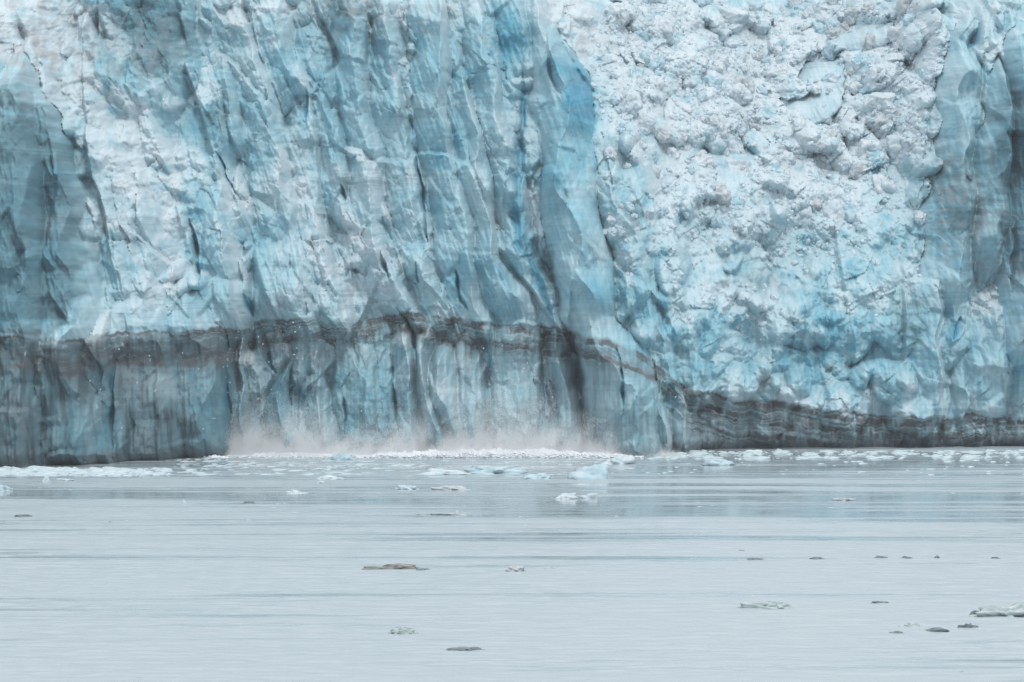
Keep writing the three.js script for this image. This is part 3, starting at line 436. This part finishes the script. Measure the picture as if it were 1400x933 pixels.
floe(676, 649, 90, 13, 'blue', 'pale blue floe with a pointed peak at its end before the foam', { deep: .4, lumps: .6 });
floe(735, 656, 44, 9, 'blue', 'low pale floe touching the big rounded growler');
floe(795, 656, 58, 22, 'blue', 'big rounded pale blue growler with a white top', { lumps: .4 });
floe(845, 635, 50, 13, 'white', 'white hummocky floe beneath the foot of the big pillar', { lumps: .6 });
floe(985, 637, 50, 10, 'blue', 'pale low floe off the dark layered ice bank');
floe(1025, 624, 36, 9, 'white', 'white lump of ice against the dark layered ice bank');
floe(62, 660, 13, 9, 'white', 'small upright white shard floating off the dark wall');
floe(88, 658, 26, 4, 'white', 'thin flat white sliver beside the upright shard');
floe(5, 671, 24, 8, 'blue', 'pale blue floe apart from the brash line off the dark wall');
floe(775, 683, 34, 9, 'white', 'white ragged floe with a grey waterline beyond the growler');
floe(806, 682, 28, 8, 'white', 'small white twin of the ragged floe beside it');
floe(555, 670, 42, 7, 'blue', 'faint blue low floe joined to the grey slab');
floe(615, 671, 56, 7, 'grey', 'grey slab of ice with a pale top beside the faint blue floe');
floe(405, 675, 32, 5, 'white', 'low white floe alone on teal water');
floe(30, 707, 26, 4, 'dark', 'small dark slab of ice alone on teal water');
floe(340, 689, 17, 4, 'dark', 'tiny dark chip of ice in the streaked water');
floe(250, 690, 9, 7, 'white', 'tiny upright white chip in the streaked water');
floe(615, 705, 92, 4, 'green', 'long flat grey green slab awash with a small bump on it', { deep: .3 });
floe(625, 704.5, 9, 8, 'grey', 'small round grey lump on the long flat slab', { deep: 1, lumps: .2 });
floe(1155, 685, 36, 4, 'grey', 'thin grey slab on streaked water off the layered bank');
floe(530, 780, 84, 9, 'dirty', 'dirty brown grey slab with a rough top on pale water', { lumps: .5, deep: .5 });
floe(578, 781, 26, 4, 'dark', 'dark low fragment at the end of the dirty brown slab');
floe(705, 782, 40, 9, 'grey', 'grey white sloping lump on pale water beyond the dirty slab', { lumps: .6 });
floe(750, 778, 16, 3, 'grey', 'tiny grey chip next to the sloping lump');
floe(553, 868, 46, 10, 'green', 'grey green rounded floe on pale near water');
floe(638, 891, 60, 6, 'dark', 'flat dark grey sliver on the palest water');
floe(1370, 845, 92, 19, 'green', 'largest grey green floe with a pale hummock', { lumps: .5 });
floe(1336, 843, 22, 8, 'dark', 'dark knob of ice at the tip of the largest grey floe');
floe(1046, 833, 82, 10, 'green', 'wide flat pale grey floe on pale near water', { deep: .45 });
floe(1204, 826, 30, 4, 'dark', 'thin dark sliver beyond the wide flat floe');
floe(1245, 858, 30, 6, 'green', 'low grey green scrap of ice near the largest floe');
floe(1325, 860, 38, 8, 'dark', 'dark mottled scrap of ice in front of the largest floe');
floe(1282, 865, 36, 7, 'dark', 'dark ragged scrap beside the low grey green one');
floe(1226, 867, 24, 4, 'dark', 'small flat dark scrap behind a ripple line');
for (const [u, v, w, h] of [[1034, 766, 32, 3], [1118, 765, 22, 3.5], [1205, 764, 20, 4.5], [1240, 764, 18, 3.5], [1362, 765, 18, 3.5]]) floe(u, v, w, h, 'dark', 'little dark slab in a row of slabs on pale water', { group: 'row of little dark ice slabs on pale water' });
floe(1282, 764, 8, 5, 'dark', 'two lobed dark chip ending the row of little slabs');
floe(1015, 755, 10, 3, 'dark', 'tiny dark chip beyond the row of little slabs');
floe(438, 660.5, 12, 3, 'white', 'tiny white chip by the small low white floe');
console.log('floes');

// ------------------------------------------------------------------ what nobody could count: brash ice, foam, spray, falling chips
function scatter(name, geom, mat, spots, label, category) {
  const m = new THREE.InstancedMesh(geom, mat, spots.length), o = new THREE.Object3D();
  spots.forEach((s, i) => { o.position.set(s[0], s[1], s[2]); o.scale.set(s[3], s[4], s[5] ?? s[3]); o.rotation.set(s[6] ?? 0, s[7] ?? 0, 0); o.updateMatrix(); m.setMatrixAt(i, o.matrix); });
  m.castShadow = m.receiveShadow = true; m.name = numbered(name); scene.add(m); tag(m, label, category, null, 'stuff'); return m;
}
{
  const r = rng(5), brash = [], g = paint(boulder(77, { detail: 2, planes: 9, lumps: 0.25, rough: 0.1 }), TONE.white, 3);
  const strip = (n, u0, u1, v0, v1, s0, s1, bias = 1, flat = 0.35) => { for (let i = 0; i < n; i++) { const u = mix(u0, u1, r()), v = mix(v0, v1, Math.pow(r(), bias)), p = waterAt(u, v); const s = mix(s0, s1, Math.pow(r(), 3)); brash.push([p.x, -0.1 * s * flat, p.z, s * (0.8 + 1.4 * r()), s * flat * (0.4 + 0.9 * r()), s * (0.5 + r()), 0, 0.9 * (r() - 0.5)]); } };
  strip(420, -10, 232, 642, 651, 0.12, 1.3, 1, 0.5); strip(60, 225, 320, 626, 632, 0.1, 0.5, 1);
  strip(330, 230, 520, 630, 650, 0.1, 1.1, 1, 0.2); strip(220, 520, 860, 626, 652, 0.08, 0.9, 1, 0.2);
  strip(420, 860, 1420, 617.5, 628, 0.1, 1.0, 1.6, 0.5); strip(160, 860, 1420, 622, 650, 0.08, 0.5, 1);
  strip(150, -10, 1410, 640, 720, 0.06, 0.32, 1.3, 0.2); strip(60, -10, 1410, 700, 930, 0.04, 0.14, 1, 0.2);
  scatter('brash_ice', g, looseMat, brash, 'scattered white brash ice bobbing along the foot of the glacier', 'brash ice');
  scatter('ice_rubble', paint(boulder(78, { detail: 3, planes: 6, lumps: 0.12, rough: 0.16, crumb: 0.2 }), [[0.42, 0.55, 0.61], [0.56, 0.63, 0.675]], 5), looseMat, rubble, 'crushed white ice strewn between the blocks of the icefall', 'ice rubble');
  const foam = [], fm = new THREE.MeshStandardMaterial({ color: new THREE.Color().setRGB(0.72, 0.75, 0.78), roughness: 0.9 }); fm.name = 'foam';
  const gf = boulder(31, { detail: 2, planes: 5, lumps: 0.4, rough: 0.2 });
  const crest = (n, u0, u1, v, h, dv) => { for (let i = 0; i < n; i++) { const t = r(), u = mix(u0, u1, t), e = Math.sin(Math.PI * clamp(t)) ** 0.5, p = waterAt(u, v + dv * (r() - 0.5)); const s = mix(0.06, 0.26, r() * r()); foam.push([p.x, h * e * Math.pow(r(), 1.6) * (0.6 + 0.5 * n2(u / 30, 2)), p.z, s * 1.3, s * 0.6, s, 0, r() * 6]); } };
  crest(2600, 490, 880, 624.5, 0.9, 4.5); crest(500, 225, 500, 625, 0.2, 3);
  const surf = (u0, u1, v, h, half) => { // a churned bank of foam along the foot of the wall
    const a = waterAt(u0, v), b = waterAt(u1, v), nx = Math.round((b.x - a.x) / 0.09), nz = 70, P = new Float32Array((nx + 1) * (nz + 1) * 3), I = [];
    for (let j = 0; j <= nz; j++) for (let i = 0; i <= nx; i++) {
      const t = i / nx, q = j / nz * 2 - 1, x = mix(a.x, b.x, t), z = a.z + q * half * (1 + 0.35 * n2(x / 3, 5)) + 0.8 * n2(x / 5, 9), e = Math.pow(Math.sin(Math.PI * clamp(t, 0.001, 0.999)), 0.5);
      const y = (1 - q * q) * h * e * (0.55 + 0.5 * n2(x / 6 + 2, z / 4) + 0.35 * n2(x / 1.7, z / 1.5)) + 0.45 * (0.3 - billow(x / 0.9, z / 0.9, 4)) + 0.25 * n2(x / 0.45, z / 0.45) - 0.28 * Math.pow(Math.abs(q), 3) - 0.25 * (1 - e);
      const k = 3 * (j * (nx + 1) + i); P[k] = x; P[k + 1] = y; P[k + 2] = z; if (i < nx && j < nz) { const m = j * (nx + 1) + i; I.push(m, m + nx + 1, m + 1, m + 1, m + nx + 1, m + nx + 2); }
    }
    const g = new THREE.BufferGeometry(); g.setAttribute('position', new THREE.BufferAttribute(P, 3)); g.setIndex(I); g.computeVertexNormals(); const m = add(new THREE.Mesh(g, fm), 'foam_bank'); return m;
  };
  tag(surf(500, 885, 624, 1.3, 3), 'bank of churned white foam under the main spray', 'foam', null, 'stuff');
  tag(surf(312, 505, 623.5, 0.6, 1.6), 'thin line of white foam under the smaller spray plume', 'foam', null, 'stuff');
  tag(surf(222, 322, 626, 0.5, 1.2), 'thin line of white foam at the corner of the dark wall', 'foam', null, 'stuff');
  scatter('foam', gf, fm, foam, 'bright white foam where calved ice hit the water', 'foam');
  // spray: droplets, dense at the foot and thinning upwards
  const drops = [], gd = new THREE.OctahedronGeometry(1, 0), gauss = () => Math.sqrt(-2 * Math.log(r() + 1e-9)) * Math.cos(6.2832 * r());
  const plume = (n, u, su, h, zc, sz) => { for (let i = 0; i < n; i++) { const a = gauss(), x = (u - 700) * 0.12 + a * su, y = -Math.log(1 - r() * 0.995) * h * 1.15 * Math.exp(-a * a * 0.25), z = zc + sz * gauss(); const k = 1 + 1.3 * n2(x / 3.2 + 0.15 * z, y / 2.6 + 0.2 * z) + 0.5 * n2(x / 1.2, y / 1.1 + 0.3 * z); if (r() > 0.6 * k) continue; const s = 0.020 + 0.007 * r(); drops.push([x, y, Math.max(z, -1 + zc * 0.3), s, s, s]); } };
  plume(328299, 385, 5.6, 1.7, 6, 2.2); plume(94840, 345, 3, 2.2, 6, 2); plume(58364, 440, 4, 1.8, 6, 2);
  plume(346538, 675, 9.5, 2.1, 7, 2.4); plume(182387, 590, 7, 1.7, 7, 2.2); plume(164148, 770, 7, 1.7, 7, 2.2); plume(65660, 840, 4, 1.5, 6, 2); plume(58364, 520, 5, 1.6, 6, 2); plume(72956, 690, 8, 4.5, 6, 2);
  plume(48800, 690, 11, 0.7, 12, 1.2); plume(19520, 400, 6, 0.5, 11, 1.2);
  const dm = new THREE.MeshPhysicalMaterial({ color: new THREE.Color().setRGB(0.98, 0.995, 1), roughness: 1, transmission: 0.35, thickness: 0, specularIntensity: 0 }); dm.name = 'spray_droplets';
  scatter('splash_spray', gd, dm, drops, 'white mist of spray rising where the ice fell', 'spray');
  const chips = [];
  const fall = (n, u0, u1, v0, v1, z) => { for (let i = 0; i < n; i++) { const u = mix(u0, u1, r()), v = mix(v0, v1, r()), p = at(u, v, z), s = 0.04 + 0.10 * Math.pow(r(), 3); chips.push([p.x, p.y, z + gauss(), s, s, s, r() * 6, r() * 6]); } };
  fall(110, 305, 420, 440, 600, 9); fall(90, 420, 560, 450, 610, 9); fall(60, 560, 760, 470, 600, 10); fall(60, 120, 310, 450, 620, 42); fall(40, 780, 960, 480, 610, 10);
  scatter('falling_ice', g, looseMat, chips, 'small white ice fragments falling down the front', 'falling ice');
  console.log('drops', drops.length, 'foam', foam.length, 'brash', brash.length);
}
renderer.render(scene, camera);
